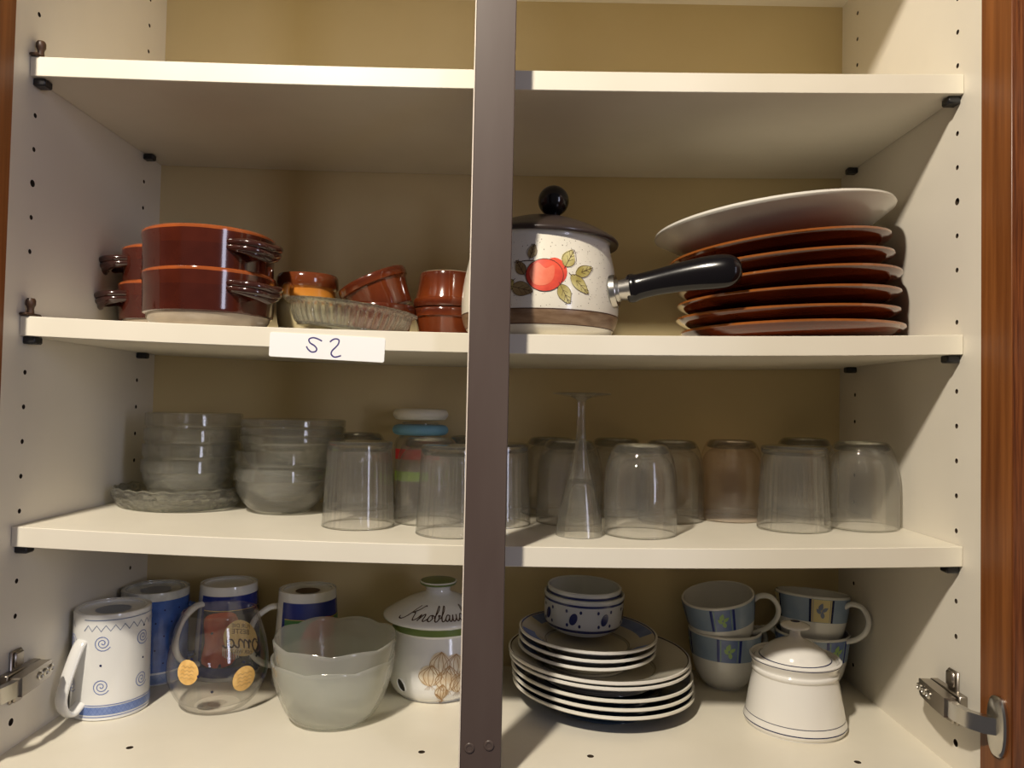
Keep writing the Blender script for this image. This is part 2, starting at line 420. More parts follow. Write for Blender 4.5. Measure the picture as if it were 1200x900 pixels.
def text_mesh(s, size, italic=0):
    cu = bpy.data.curves.new('t', 'FONT'); cu.body = s; cu.size = size; cu.align_x = 'CENTER'; cu.shear = italic; cu.resolution_u = 2
    o = bpy.data.objects.new('t', cu); COL.objects.link(o)
    bpy.context.view_layer.update()
    ev = o.evaluated_get(bpy.context.evaluated_depsgraph_get()); me = ev.to_mesh()
    v = [(p.co.x, p.co.y) for p in me.vertices]; f = [tuple(p.vertices) for p in me.polygons]
    ev.to_mesh_clear(); bpy.data.objects.remove(o); bpy.data.curves.remove(cu)
    return v, f
def text_on(g, s, size, u, v, mp, italic=0):
    vs, fs = text_mesh(s, size, italic); g.add([mp(u+x, v+y) for x, y in vs], fs); return g

# ------------------------------------------------------------------ the cabinet
W, D, FLOOR, TOP = 861.7, 286.0, -617.1, 222.0
SH = [(19.55, 4.3), (-221.08, 7.5), (-412.99, 8.5)]; ST = 18.15; SY = 26.7
def sag(i, x): return 4*SH[i][1]*x*(W-x)/W**2
def s2(x): return SH[1][0]-sag(1, x)
def s3(x): return SH[2][0]-sag(2, x)
def holed(g, a0, a1, b0, b1, cols, mp, depth=9):
    """flat face in (a,b) with drilled holes; cols = [(a, [(b, r)...])]; mp(a,b,d) -> point, d into the board"""
    def quad(p): g.add([mp(*q, 0) for q in p], [(0, 1, 2, 3)])
    a = a0
    for ca, hs in sorted(cols):
        hw = 5; quad([(a, b0), (ca-hw, b0), (ca-hw, b1), (a, b1)]); a = ca+hw
        b = b0
        for cb, r in sorted(hs):
            quad([(ca-hw, b), (ca+hw, b), (ca+hw, cb-hw), (ca-hw, cb-hw)]); b = cb+hw
            n = 16; vs = []; fs = []
            for k in range(n):
                t = 2*pi*(k+.5)/n; c, s = cos(t), sin(t); q = hw/max(abs(c), abs(s))
                vs += [mp(ca+c*q, cb+s*q, 0), mp(ca+c*r, cb+s*r, 0), mp(ca+c*r, cb+s*r, depth)]
            for k in range(n):
                j = (k+1) % n; fs += [(3*k, 3*j, 3*j+1, 3*k+1), (3*k+1, 3*j+1, 3*j+2, 3*k+2)]; g.dark.append(len(g.f)+len(fs)-1)
            # square corners
            for sx, sy in ((1, 1), (-1, 1), (-1, -1), (1, -1)):
                ks = [k for k in range(n) if cos(2*pi*(k+.5)/n)*sx > 0 and sin(2*pi*(k+.5)/n)*sy > 0]
                ks = sorted(ks, key=lambda k: abs(abs(cos(2*pi*(k+.5)/n))-abs(sin(2*pi*(k+.5)/n))))[:2]
                vs.append(mp(ca+sx*hw, cb+sy*hw, 0)); fs.append((3*ks[0], 3*ks[1], len(vs)-1))
            fs.append(tuple(3*k+2 for k in range(n))); g.dark.append(len(g.f)+len(fs)-1)
            g.add(vs, fs)
        quad([(ca-hw, b), (ca+hw, b), (ca+hw, b1), (ca-hw, b1)])
    quad([(a, b0), (a1, b0), (a1, b1), (a, b1)])
    return g
cab = thing('kitchen_cabinet', 'cream kitchen cupboard with open wooden doors and drilled side walls', 'cabinet', (0, 0, 0))
zA = [(-32*k, 3.4 if k == 3 else 2.3) for k in range(-6, 6) if k != 0]
zB = [(-240.5-32*n, 3.4 if n == 11 else 2.3) for n in range(-1, 12) if n not in (0, 6, 9, 10)]
for side in (0, 1):
    g = G(); X = 0 if side == 0 else W; sg = -1 if side == 0 else 1
    hb = [(z, 2.3) for z, r in zA+zB if -600 < z]
    holed(g, 0, D, FLOOR-19, TOP+19, [(37, [(z, r) for z, r in zA+zB]), (243.7, hb)], lambda a, b, d: (X+sg*d, a, b))
    xo = X+sg*17
    g.add([(X, 0, FLOOR-19), (xo, 0, FLOOR-19), (xo, 0, TOP+19), (X, 0, TOP+19)], [(0, 1, 2, 3)])
    g.add([(xo, 0, FLOOR-19), (xo, D, FLOOR-19), (xo, D, TOP+19), (xo, 0, TOP+19)], [(0, 1, 2, 3)])
    build('side_panel', g, M_PANEL, cab, solid=False, angle=30)
g = G()
holed(g, 0, W, 0, D, [(105.1, [(45.8, 3.2)]), (374.4, [(50.1, 3.2)]), (531.1, [(49.1, 3.2)]), (778.2, [(48.9, 3.2)])], lambda a, b, d: (a, b, FLOOR-d))
g.add([(0, 0, FLOOR), (W, 0, FLOOR), (W, 0, FLOOR-19), (0, 0, FLOOR-19)], [(0, 1, 2, 3)])
g.add([(0, 0, FLOOR-19), (W, 0, FLOOR-19), (W, D, FLOOR-19), (0, D, FLOOR-19)], [(0, 1, 2, 3)])
build('bottom_panel', g, M_SHELF, cab, solid=False, angle=30)
build('top_panel', G().box(0, W, 0, D, TOP, TOP+19), M_PANEL, cab)
build('back_panel', G().box(-17, W+17, D, D+4, FLOOR-19, TOP+19), M_BACK, cab)
# central post
post = build('centre_post', G().box(413.5, 448.7, -9, 8, FLOOR-19, TOP+19, .7), M_POST, cab)
build('lit_bevel_strip', G().box(412.6, 413.6, -9.2, 8, FLOOR-19, TOP+19), M_EDGE, post)['label'] = 'thin pale strip painting the lit bevel edge'  # highlight on the post's left bevel, modelled as a pale strip
for x, z in ((421.6, -585.9), (438.2, -583.4)):
    g = G().lathe([(0, 0), (4.4, 0), (4.4, .6), (3.9, 1.1), (2.6, 1.2), (2.4, .7), (0, .7)], 24).xf(Matrix.Rotation(rad(90), 4, 'X'))
    build('screw_cap', g, M_POST, post, loc=(x, -9, z))
# doors
def door(side):
    g0 = G().box(0, 33, 0, 19, FLOOR-19, TOP+19, .6)
    g1 = G().box(33, 330, 1.0, 18, FLOOR-19, TOP+19)
    o = build('door', g1, M_DOOR, cab); s = build('door_rail', g0, M_STRIP, o)
    s['label'] = 'lighter brown wooden door edge strip'
    o.location = Vector((W-2.0 if side else 5.0, -1.5, 0))*MM
    if side: o.rotation_euler = (0, 0, rad(-80))
    else:
        o.scale = (-1, 1, 1); o.rotation_euler = (0, 0, rad(80))
    return o
doors = [door(0), door(1)]
# hinges: mounting plate and arm on the side wall, cup on the door
def hinge(side):
    X = 0 if side == 0 else W; s = 1 if side == 0 else -1; zc = -551
    def bx(g, d0, d1, y0, y1, z0, z1, bev=.8):
        a, b = X+s*d0, X+s*d1; return g.box(min(a, b), max(a, b), y0, y1, z0, z1, bev)
    g = G(); bx(g, 0, 3, 30, 46, zc-24, zc+24, 1.2); bx(g, 2.5, 6, 32, 44, zc+9, zc+23, 1.5); bx(g, 2.5, 6, 32, 44, zc-23, zc-9, 1.5)
    bx(g, 0, 8, 18, 66, zc-7, zc+7, 1)
    p = build('hinge', g, M_STEEL2, cab)
    g = G()
    path = [(X+s*14, 68, zc), (X+s*14.3, 64, zc), (X+s*15, 60, zc), (X+s*17.5, 36, zc-.5), (X+s*19, 13, zc-1)]
    g.tube(path, [7, 9.5, 11, 12, 12], 4, flat=(.62, 1.0), ph=45)
    a = build('hinge_arm', g, M_STEEL2, p, angle=50)
    for yy in (62, 51, 41):
        g = G(); h = G().lathe([(0, 0), (3.6, 0), (3.6, 1.6), (2.4, 2.2), (1.9, 1.4), (0, 1.2)], 16).xf(Matrix.Translation((X+s*(19.0 if yy > 60 else 20.6 if yy > 45 else 21.9), yy, zc-.3)) @ Matrix.Rotation(rad(90*s), 4, 'Y'))
        g.add(h.v, h.f)
        build('hinge_screw', g, M_STEEL, p, angle=30)
    g = G()
    g.tube([(X+s*18.5, 18, zc-1), (X+s*19, 4, zc-1), (X+s*16, -8, zc-1.5), (X+s*8, -17, zc-2), (X-s*2, -21, zc-2)], 9.5, 4, flat=(.5, 1.05), ph=45)
    build('hinge_link', g, M_STEEL, p, angle=50)
    # cup flange lies on the door's inner face (door plane runs 80 degrees from the wall front)
    g = G(); o = []
    n = 40
    for k in range(n):
        t = 2*pi*k/n; o.append((20+13*cos(t)*abs(cos(t))**-.35*.8 if abs(cos(t)) > .02 else 21, 25*sin(t)))
    def face(d): return [(u, d, v) for u, v in o]
    vs = face(.5)+face(-2.2)+[(21+(u-21)*.84, -3.6, v*.92) for u, v in o]
    fs = [(k, (k+1) % n, n+(k+1) % n, n+k) for k in range(n)]+[(n+k, n+(k+1) % n, 2*n+(k+1) % n, 2*n+k) for k in range(n)]+[tuple(range(2*n, 3*n))]
    g.add(vs, fs)
    rr = Matrix.Rotation(rad(-80), 4, 'Z')
    g.xf(Matrix.Translation((-2 if side else -5, -1.5, zc-2)) @ rr)
    g.v = [(X-s*x, y, z) for x, y, z in g.v]
    build('hinge_cup', g, M_STEEL, p, angle=40)
hinge(0); hinge(1)
# shelf pins (black blocks) and the brown clamps on the left
for i, (zt, _) in enumerate(SH):
    for side in (0, 1):
        for yc in (37, 243.7):
            x0 = 0 if side == 0 else W-12
            build('shelf_pin', G().box(x0, x0+12, yc-6 if yc < 100 else yc-5, yc+6 if yc < 100 else yc+5, zt-ST-7.2, zt-ST-.15, 1.2), M_BLACK, cab)
for i in (0, 1):
    zt = SH[i][0]-.2
    g = G().box(0.2, 8.5, 23.5, 46, zt+.3, zt+3.4, 1.2); 
    h = G().lathe([(0, 3), (3.2, 3), (2.8, 7), (3.2, 9), (4.2, 11), (4.2, 15), (3.2, 17), (0, 17.5)], 20)
    h.xf(Matrix.Translation((5.5, 33, zt))); g.add(h.v, h.f)
    build('shelf_clamp', g, M_DKBROWN, cab)['label'] = 'dark brown plastic clamp knob'
# shelves with their real sag
names = ['topmost cream shelf board with nothing standing on it', 'middle cream shelf board carrying the brown ceramics and the white sticker',
         'cream shelf board carrying the drinking glasses and glass bowls']
for i, (zt, s) in enumerate(SH):
    g = G(); n = 40; b = .5; vs = []
    sec = [(SY+b, 0), (SY, -b), (SY, -ST+b), (SY+b, -ST), (D-1, -ST), (D-1, 0)]
    for k in range(n+1):
        x = .6+(W-1.2)*k/n
        vs += [(x, y, zt+z-sag(i, x)) for y, z in sec]
    fs = [(k*6+j, k*6+(j+1) % 6, (k+1)*6+(j+1) % 6, (k+1)*6+j) for k in range(n) for j in range(6)]+[tuple(range(6)), tuple(n*6+j for j in range(6))]
    o = build('shelf_board', g.add(vs, fs), M_SHELF, angle=30); tag(o, names[i], 'shelf')

# S2 sticker on the middle shelf edge
def lab(u, v): return (u, SY-.55, v)
g = G(); q = [(229.6, -231.4), (335.0, -234.9), (334.3, -257.3), (229.1, -253.6)]
cs = []
for k in range(4):
    a, b, c = q[k-1], q[k], q[(k+1) % 4]
    for t in (1, .4, 0):
        pass
    for p in ((b[0]+(a[0]-b[0])*1.5/math.dist(a, b), b[1]+(a[1]-b[1])*1.5/math.dist(a, b)), (b[0]+((a[0]-b[0])/math.dist(a, b)+(c[0]-b[0])/math.dist(c, b))*.45, b[1]+((a[1]-b[1])/math.dist(a, b)+(c[1]-b[1])/math.dist(c, b))*.45), (b[0]+(c[0]-b[0])*1.5/math.dist(c, b), b[1]+(c[1]-b[1])*1.5/math.dist(c, b))): cs.append(p)
n = len(cs)
g.add([(x, SY-.5, z) for x, z in cs]+[(x, SY-.05, z) for x, z in cs], [tuple(range(n)), tuple(range(2*n-1, n-1, -1))]+[(k, n+k, n+(k+1) % n, (k+1) % n) for k in range(n)])
st = build('sticker', g, M_LABEL); tag(st, 'white paper sticker handwritten S2 on the middle shelf edge', 'sticker')
g = G()
ribbon(g, spl([(277.3, -238.8), (272.8, -236.7), (268.8, -235.9), (265.4, -237.4), (266.3, -240.5), (270.5, -243.2), (272.6, -246), (271.6, -248.4), (268, -248.9), (264.8, -246.6), (263.2, -243.9)], 6), 1.35, lab)
ribbon(g, spl([(284.5, -239.5), (287, -237.4), (290, -236.5), (292.7, -237.7), (292.2, -241.3), (289.5, -244.6), (286.7, -247.6), (286.0, -250.6), (288.4, -253), (291.6, -252.9), (295, -251.7)], 6), 1.35, lab)
decal('handwriting', g, M_BLUEINK, st, 'violet ink letters S2')

# ------------------------------------------------------------------ MIDDLE SHELF: casseroles
CASS = spl([(0, 0), (49, 0), (56, 3), (60.5, 9), (62, 14)], 3) + [(64.6, 15), (65.2, 18), (65.8, 45), (67.2, 50.5), (66.8, 54.5)]
def casserole(loc, rotz, label, scale=1):
    t = thing('casserole_dish', label, 'dish', loc, (0, 0, rotz), 'stacked brown casserole dishes')
    build('bowl', G().lathe(shell([(r*scale, z) for r, z in CASS], 5), 72), M_CASS, t)
    g = G()
    R = 66*scale
    for k, (zz, out) in enumerate(((42, 24), (36.5, 22), (31.5, 19))):
        path = []
        for j in range(21):
            a = -1+2*j/20; th = a*.42
            prj = out*(1-abs(a)**2.6)
            path.append(((R-2+prj)*cos(th), (R-2+prj)*sin(th), zz-7*(1-abs(a))*.6 + 5*abs(a)*(k == 2)))
        g.tube(path, 3.6, 10)
    build('handle', g, M_LUG, t)
    return t
zc = s2(140)
ca = casserole((143, 101, zc), -28, 'lower brown casserole dish at the front left, showing its pale unglazed base', .95)
cb = dup(ca, (142, 101, zc+39.5), (0, 0, -28), 'upper brown casserole dish at the front left, stacked on another')
zc = s2(62)
cc = casserole((60, 194, zc), 212, 'lower brown casserole dish behind the front stack, handle pointing left', .80)
dup(cc, (62, 196, zc+39.5), (0, 0, 205), 'upper brown casserole dish behind the front stack, beside the left wall')
# amber pot
AMB = spl([(0, 0), (23, 0), (27, 4), (31, 20), (33, 40), (31.5, 54)], 4) + [(31, 58), (33.5, 61), (33.8, 72), (32, 76)]
t = tsp = thing('soup_pot', 'amber and brown banded soup pot with a cream base behind the glass dish', 'pot', (222, 172, s2(222)))
build('pot_body', G().lathe(shell(AMB, 3.5), 64), M_AMBER, t)
g = G(); ph = rad(252)
g.tube([((30+o)*cos(ph), (30+o)*sin(ph), z) for o, z in spl([(0, 59), (7, 60), (10.5, 54), (9, 46), (0, 41)], 5)], 3.4, 12, upv=(-sin(ph), cos(ph), 0), flat=(1, 1.3))
build('handle', g, M_AMBER, t)
tsp.scale = (1, 1, .94)
# ramekins
RAM = [(0, 0), (29, 0), (31, 1.2)] + spl([(31.3, 2), (33.5, 18), (36, 29)], 4) + [(36.3, 30), (38.5, 31), (39, 34), (39, 38), (38, 40)]
def ramekin(loc, rot, label):
    o = build('ramekin', G().lathe(shell(RAM, 3.4), 64), M_RAM, loc=loc, rot=rot); tag(o, label, 'ramekin', 'brown glazed ramekins'); return o
r1 = ramekin((304, 168, s2(304)), (0, 0, 0), 'brown ramekin standing upright behind the glass dish under the tilted one')
o = r1.copy(); COL.objects.link(o); o.location = Vector((311, 166, s2(300)+33))*MM; o.rotation_euler = (rad(3), rad(-25), 0); o['label'] = 'brown ramekin lying tilted on top of another ramekin'
o = r1.copy(); COL.objects.link(o); o.location = Vector((376, 188, s2(374)))*MM; o['label'] = 'lower upright ramekin of the pair beside the enamel saucepan'
o = r1.copy(); COL.objects.link(o); o.location = Vector((376, 188, s2(374)+81.4))*MM; o.rotation_euler = (rad(180), 0, 0); o['label'] = 'upside-down ramekin balanced rim to rim on another beside the enamel saucepan'
# ribbed glass dish
prof = shell(spl([(0, 0), (47, 0), (52, 2), (57, 11), (59.5, 19)], 4)+[(61, 21), (65, 22.5)], 2.4)
def rfd(t, r, z, i): return r*(1+(.022*cos(44*t) if 3 < z < 20 else 0)) + (.8*cos(44*t) if r > 62 else 0)
o = build('glass_dish', G().lathe(prof, 264, rf=rfd), M_DISHG, loc=(286, 99, s2(285)+4.6), rot=(0, 6, 0), angle=70)
tag(o, 'ribbed clear glass dish tilted slightly in front of the brown ramekins', 'dish')

# ------------------------------------------------------------------ enamel saucepan
PX, PY = 478, 116
pan = thing('enamel_saucepan', 'cream enamel saucepan with apple motif, dark lid and long black handle', 'saucepan', (PX, PY, s2(PX)))
BODY = spl([(0, 0), (57, 0), (66, 2.5), (74, 9), (79, 20), (80.5, 32), (80, 48), (77, 68), (72.5, 88), (70.5, 98)], 5)+[(71.5, 101), (71.5, 103)]
BODYO = BODY
build('pan_body', G().lathe(shell(BODY, 2), 96), M_ENAMEL, pan)
mp = on_z(BODYO, -90, .18); mp.r0 = 79
g = G(); rect(g, -pi*79, pi*79, 11.5, 25, mp, 96, 5); decal('painted_band', g, M_ENBAND, pan, 'brown painted band')
g = G(); mp2 = on_z(BODYO, -90, .3); mp2.r0 = 79
rect(g, -pi*79, pi*79, 24.6, 25.6, mp2, 96, 1); rect(g, -pi*79, pi*79, 11, 11.8, mp2, 96, 1); decal('band_outline', g, M_INK, pan)
# motif: u from the front centre, v = height
def pu(px): return (px-629)*.795
def pv(py): return (468-py)/1.262-60
mp = on_z(BODYO, -90, .25); mp.r0 = 79; mph = on_z(BODYO, -90, .45); mph.r0 = 79; mpi = on_z(BODYO, -90, .6); mpi.r0 = 79
g = G(); patch(g, circ(pu(643), pv(316), 12, 13), mp, 6); patch(g, circ(pu(631), pv(321), 17.5, 15.6, 30), mph, 7); decal('painted_apple', g, M_RED, pan, 'red painted apple')
g = G(); patch(g, spl([(pu(613), pv(318)), (pu(622), pv(306)), (pu(632), pv(313)), (pu(642), pv(309)), (pu(641), pv(325)), (pu(632), pv(333)), (pu(619), pv(332))], 4, True), mpi, 5); decal('apple_highlight', g, M_ORANGE, pan)
g = G(); gb = G(); gi = G()
for cx, cy, l, w_, a, br in [(661, 299, 24, 15, 62, 0), (681, 313, 27, 12, 24, 0), (674, 330, 31, 13, -42, 0), (655, 343, 25, 14, -62, 0), (616, 292, 18, 10, 75, 1), (605, 338, 26, 15, -15, 1), (602, 312, 20, 11, 120, 1), (578, 300, 24, 13, 120, 0), (585, 335, 24, 13, 220, 0), (556, 318, 22, 12, 70, 1), (545, 338, 24, 13, -70, 0), (548, 352, 22, 12, 100, 0)]:
    u, v = pu(cx), pv(cy)
    patch(gb if br else g, leaf(u, v, l*.8, w_*.9, a), mph if br else mpi, 4)
    c, s = cos(rad(a)), sin(rad(a)); l2 = l*.8
    ribbon(gi, [(u-c*l2*.62, v-s*l2*.62), (u, v), (u+c*l2*.5, v+s*l2*.5)], .5, on_z(BODYO, -90, .8))
    for q in (-.2, .05, .28):
        for sd in (1, -1):
            bx_, by_ = u+c*l2*q, v+s*l2*q; aa = rad(a+38*sd)
            ribbon(gi, [(bx_, by_), (bx_+cos(aa)*w_*.38, by_+sin(aa)*w_*.38)], .3, on_z(BODYO, -90, .8))
    ribbon(gi, leaf(u, v, l*.8, w_*.9, a)+leaf(u, v, l*.8, w_*.9, a)[:1], .35, on_z(BODYO, -90, .75))
ribbon(gi, spl([(pu(598), pv(306)), (pu(608), pv(304)), (pu(619), pv(304))], 4), .9, on_z(BODYO, -90, .8))
ribbon(gi, circ(pu(631), pv(321), 17.5, 15.6, 30)+circ(pu(631), pv(321), 17.5, 15.6, 30)[:1], .5, on_z(BODYO, -90, .7))
decal('painted_leaf', g, M_LEAF, pan, 'olive green painted leaves')
decal('painted_leaf', gb, M_LEAFB, pan, 'brownish painted leaves')
decal('painted_outline', gi, M_INK, pan)
g = G()   # speckles
for k in range(260):
    u = random.uniform(-75, 75); v = random.uniform(27, 92); patch(g, circ(u, v, random.uniform(.2, .5), n=5), mp, 1)
decal('glaze_speckles', g, M_INK, pan)['kind'] = 'stuff'
LID = [(0, 27), (8, 26.5), (30, 22), (52, 14), (68, 6), (74, 2.5), (76.5, 0), (76.5, -2.5), (74, -3.5), (60, 2), (30, 18), (0, 23)]
lid = build('lid', G().lathe(spl(LID, 3), 80), M_LIDENAMEL, pan, loc=(3, 0, 104), rot=(0, 1.5, 0))
g = G().lathe([(0, 22), (9, 22), (9.5, 27), (8, 30)]+[(16*sin(a), 45-16*cos(a)) for a in [rad(q) for q in range(28, 181, 8)]]+[(0, 61)], 40)
build('lid_knob', g, M_KNOB, lid, loc=(8, 0, -1.5))
# handle
a0 = Vector((PX+70, PY-34, s2(PX)+49)); d = (Vector((665, 42, s2(PX)+65))-a0); ln = d.length; d.normalize()
def hp(s): p = a0+d*s-Vector((PX, PY, s2(PX))); return (p.x, p.y, p.z)
g = G().tube([hp(0), hp(5), hp(5.2), hp(8), hp(8.3), hp(19)], [17, 16, 11.5, 10.5, 10, 11.5], 24)
build('ferrule', g, M_STEEL, pan, angle=35)
hs = [(17, 12.5), (19, 13.8), (24, 14), (30, 12.6), (50, 12.6), (80, 14.6), (105, 16.2), (122, 15.6), (131, 12), (135.5, 6.5), (136.6, 1)]
hs = spl(hs, 4)
k_ = ln/137
g = G().tube([(*hp(s*k_)[:2], hp(s*k_)[2]+3.5*sin(pi*max(0, s-20)/130)) for s, r in hs], [r for s, r in hs], 28, flat=(.72, 1))
build('handle', g, M_KNOB, pan, angle=40)

# ------------------------------------------------------------------ brown plate stack
BP = spl([(0, 0), (62, 0), (70, .6), (88, 2.6), (102, 6.2), (111, 11)], 5)+[(114, 14)]
nm = ['bottom brown plate of the stack, resting on the shelf', 'second brown plate from the bottom of the stack', 'third brown plate from the bottom of the stack',
      'third brown plate from the top of the stack, behind the saucepan handle tip', 'second brown plate from the top of the stack', 'uppermost brown plate, directly under the big white plate']
gp = G().lathe(shell(BP, 3.2), 96)
for i, (bz, tl, tx, dx) in enumerate([(0, 1.4, 0, 5), (15, 2.2, 1, 0), (32, 3.0, .5, 1), (49, 4.2, -.5, 2), (67, 5.4, .5, -5), (84, 6.4, 0, -8)]):
    o = build('brown_plate', gp, M_BRPLATE, loc=(744+dx, 155, s2(745)+bz+(3.0 if i else 1.8)), rot=(tx, -tl, 17*i)) if i == 0 else o.copy()
    if i: COL.objects.link(o); o.location = Vector((744+dx, 155, s2(745)+bz+3))*MM; o.rotation_euler = (rad(tx), rad(-tl), 0)
    tag(o, nm[i], 'plate', 'stacked brown plates')
WP = spl([(0, 0), (62, 0), (68, 1.5), (95, 12), (115, 24), (123, 29)], 6)+[(124, 31)]
o = build('white_plate', G().lathe(shell(WP, 4), 96), M_WHITE, loc=(731, 154, s2(738)+102), rot=(0, -6.8, 0)); tag(o, 'large white plate lying tilted on top of the brown plates', 'plate')

# ------------------------------------------------------------------ GLASS SHELF
t = thing('pressed_glass_dish', 'scalloped pressed glass dish with diamond cuts by the left wall', 'dish', (75, 206, s3(75)))
prof = shell(spl([(0, 0), (56, 0), (61, 2), (66, 7), (70, 14), (71, 22)], 4), 3)
def rfs(t_, r, z, i):
    k = 22
    if r < 58: return r
    return r + 2.6*abs(((t_*k/pi+(1 if 8 < z < 14 else 0)) % 2)-1)*(1 if 2 < z < 19 else .2) - .6
build('dish_body', G().lathe(prof, 208, rf=rfs, zf=lambda t_, r, z, i: z+(.9*cos(22*t_) if z > 21 else 0)), M_GLASSD, t, angle=20)
def glass_bowl(R, H, B=13):
    k = R/51
    return shell(spl([(0, 0), (24*k, 0), (31*k, 2.5), (42*k, 13), (48*k, 26), (49.5*k, H-B-2)], 4)+[(49.8*k, H-B-1), (51.2*k, H-B), (51.2*k, H-1), (50.8*k, H)], 2.4)
gb = G().lathe(glass_bowl(52, 50), 72)
GR = 'clear stacked glass bowls'
pos = ['lowest', 'second', 'third', 'topmost']
for i in range(4):
    if i == 0: ob = build('glass_bowl', gb, M_BOWLG)
    else: ob = ob.copy(); COL.objects.link(ob)
    ob.location = Vector((84+i*1.2, 206, s3(84)+4+i*17.3))*MM
    tag(ob, pos[i]+' clear glass bowl of the stack standing in the scalloped dish', 'bowl', GR)
gb2 = G().lathe(glass_bowl(58, 44, 7), 72)
for i in range(2):
    ob = ob.copy(); COL.objects.link(ob)
    ob.location = Vector((193, 196, s3(190)+i*19))*MM; ob.rotation_euler = (0, 0, 0)
    ob['label'] = ('bottom' if i == 0 else 'second from bottom')+' glass bowl of the stack beside the ribbed tumblers'
for i in range(3):
    if i == 0: ob = build('glass_bowl', gb2, M_BOWLG)
    else: ob = ob.copy(); COL.objects.link(ob)
    ob.location = Vector((203, 199, s3(190)+42+i*9))*MM
    tag(ob, ['wide glass bowl resting on the two narrower ones', 'middle wide glass bowl of the stack beside the tumblers', 'topmost wide glass bowl of the stack beside the tumblers'][i], 'bowl', GR)
# tumblers (upside down)
def ribbed():
    o_ = spl([(0, 87), (24, 87), (31, 86.5), (33.2, 84), (33.4, 78), (35, 40), (37, .6)], 5)
    inn = spl([(35.4, .6), (33.6, 40), (32, 70), (31, 76), (26, 78), (0, 78)], 5)
    g = G().lathe(o_+[(36.4, 0)]+inn, 144, rf=lambda t_, r, z, i: r*(1+(.013*cos(36*t_) if (i > len(o_) and 5 < z < 72) else 0)))
    return g
def rounded(R=36.6, H=90):
    o_ = [(0, H-2), (18, H-2), (21, H), (23, H)]+spl([(23, H), (27, H-3), (32, H-13), (35.2, H-28), (36.4, H-45), (R, .6)], 4)
    inn = spl([(R-1.6, .6), (34.8, H-46), (33, H-29), (29, H-17), (20, H-10), (0, H-8)], 4)
    return G().lathe(o_+[(R-.8, 0)]+inn, 72)
gr, go = ribbed(), rounded()
def tumblers(g, mat, items, group):
    o = None
    for x, y, lb in items:
        if o is None:
            o = thing('tumbler', lb, 'glass', (x, y, s3(x)+.1), (0, 0, 5.7*x), group)
            build('glass_wall', g, mat, o, angle=35)
            rr = 36.2 if group and 'ribbed' in group else 35.8
            build('mouth_rim', G().tube([(rr*cos(2*pi*k/64), rr*sin(2*pi*k/64), .95) for k in range(64)], .95, 8, closed=True), M_THICK, o, angle=80)
            bs = [(0, 79), (25, 79), (31, 77.5), (32.6, 80), (32.4, 84), (30.5, 86.2), (24, 86.6), (0, 86.6)] if group and 'ribbed' in group else [(0, 83), (19, 83), (24, 80.5), (27.6, 82), (26, 86.5), (22.4, 89.6), (20.8, 87), (0, 87)]
            build('thick_base', G().lathe(bs, 64), M_THICK, o, angle=35)
        else: o = dup(o, (x, y, s3(x)+.1), (0, 0, 5.7*x), lb)
tumblers(gr, M_TUMB, [(295.3, 122, 'ribbed upside-down tumbler beside the stack of glass bowls'), (395.5, 92, 'ribbed upside-down tumbler at the left edge of the brown post'),
    (437, 158, 'ribbed upside-down tumbler showing at the right edge of the brown post'), (750, 138, 'ribbed upside-down tumbler right of the rose-tinted one')], 'ribbed upside-down tumblers')
tumblers(go, M_TUMB, [(363, 162, 'round-shouldered tumbler in front of the white-lidded jar'), (517, 180, 'round-shouldered tumbler directly behind the champagne flute'),
    (583, 105, 'round-shouldered tumbler in the front row right of the champagne flute'), (634, 200, 'round-shouldered tumbler between the front row one and the rose-tinted one'),
    (822, 140, 'round-shouldered tumbler at the right wall'),
    (268, 248, 'back row tumbler behind the leftmost ribbed tumbler'), (404, 249, 'back row tumbler half hidden by the brown post'),
    (500, 249, 'back row tumbler behind the champagne flute'), (578, 248, 'back row tumbler behind the front round-shouldered tumbler'),
    (800, 240, 'back row tumbler in the right rear corner')], 'round-shouldered upside-down tumblers')
tumblers(go, M_GLASSR, [(704, 208, 'rose-tinted round-shouldered tumbler standing upside-down')], None)
FL = [(0, 139.5), (22, 140.5), (29, 141), (29.5, 140), (27, 139.3), (12, 137), (5, 134), (3.6, 128), (4.2, 108), (6, 88), (10, 66), (14.5, 50), (19, 30), (22, 14), (23.6, .5)]
g = G().lathe(FL[:3]+spl(FL[3:], 4)+[(23, 0)]+spl([(22.2, .5), (20.6, 14), (17.6, 30), (13.2, 46), (8, 53), (0, 55)], 4), 64)
o = build('champagne_flute', g, M_FLUTE, loc=(521, 93, s3(521)+.1), angle=50); tag(o, 'clear champagne flute standing upside-down in the front row', 'glass')
# jar
t = thing('lidded_jar', 'clear jar with white lid, blue collar and red and green bands', 'jar', (342, 245, s3(342)+.1))
JB = [(0, 0), (28, 0), (31, 3), (31, 78), (28, 86), (24, 89), (22, 104)]
build('jar_body', G().lathe(shell(JB, 2), 56), M_GLASS, t)
g = G().tube([(27*cos(a), 27*sin(a), 96) for a in [2*pi*k/48 for k in range(48)]], 6.5, 12, closed=True, flat=(1, .95)); build('collar', g, M_LIDB, t, angle=80)
g = G().lathe(spl([(0, 108), (26, 108), (31, 110.5), (33, 114.5), (31, 119), (25, 121), (0, 121.5)], 4), 48); build('jar_lid', g, M_LIDW, t, angle=80)
jm = on_z(JB, -90, .3)
g = G(); rect(g, -32, 30, 62, 74, jm, 20, 2); decal('red_band', g, M_SRED, t, 'red band')
g = G(); rect(g, -32, 14, 37, 48, jm, 20, 2); decal('green_band', g, M_SGRN, t, 'lime green band')

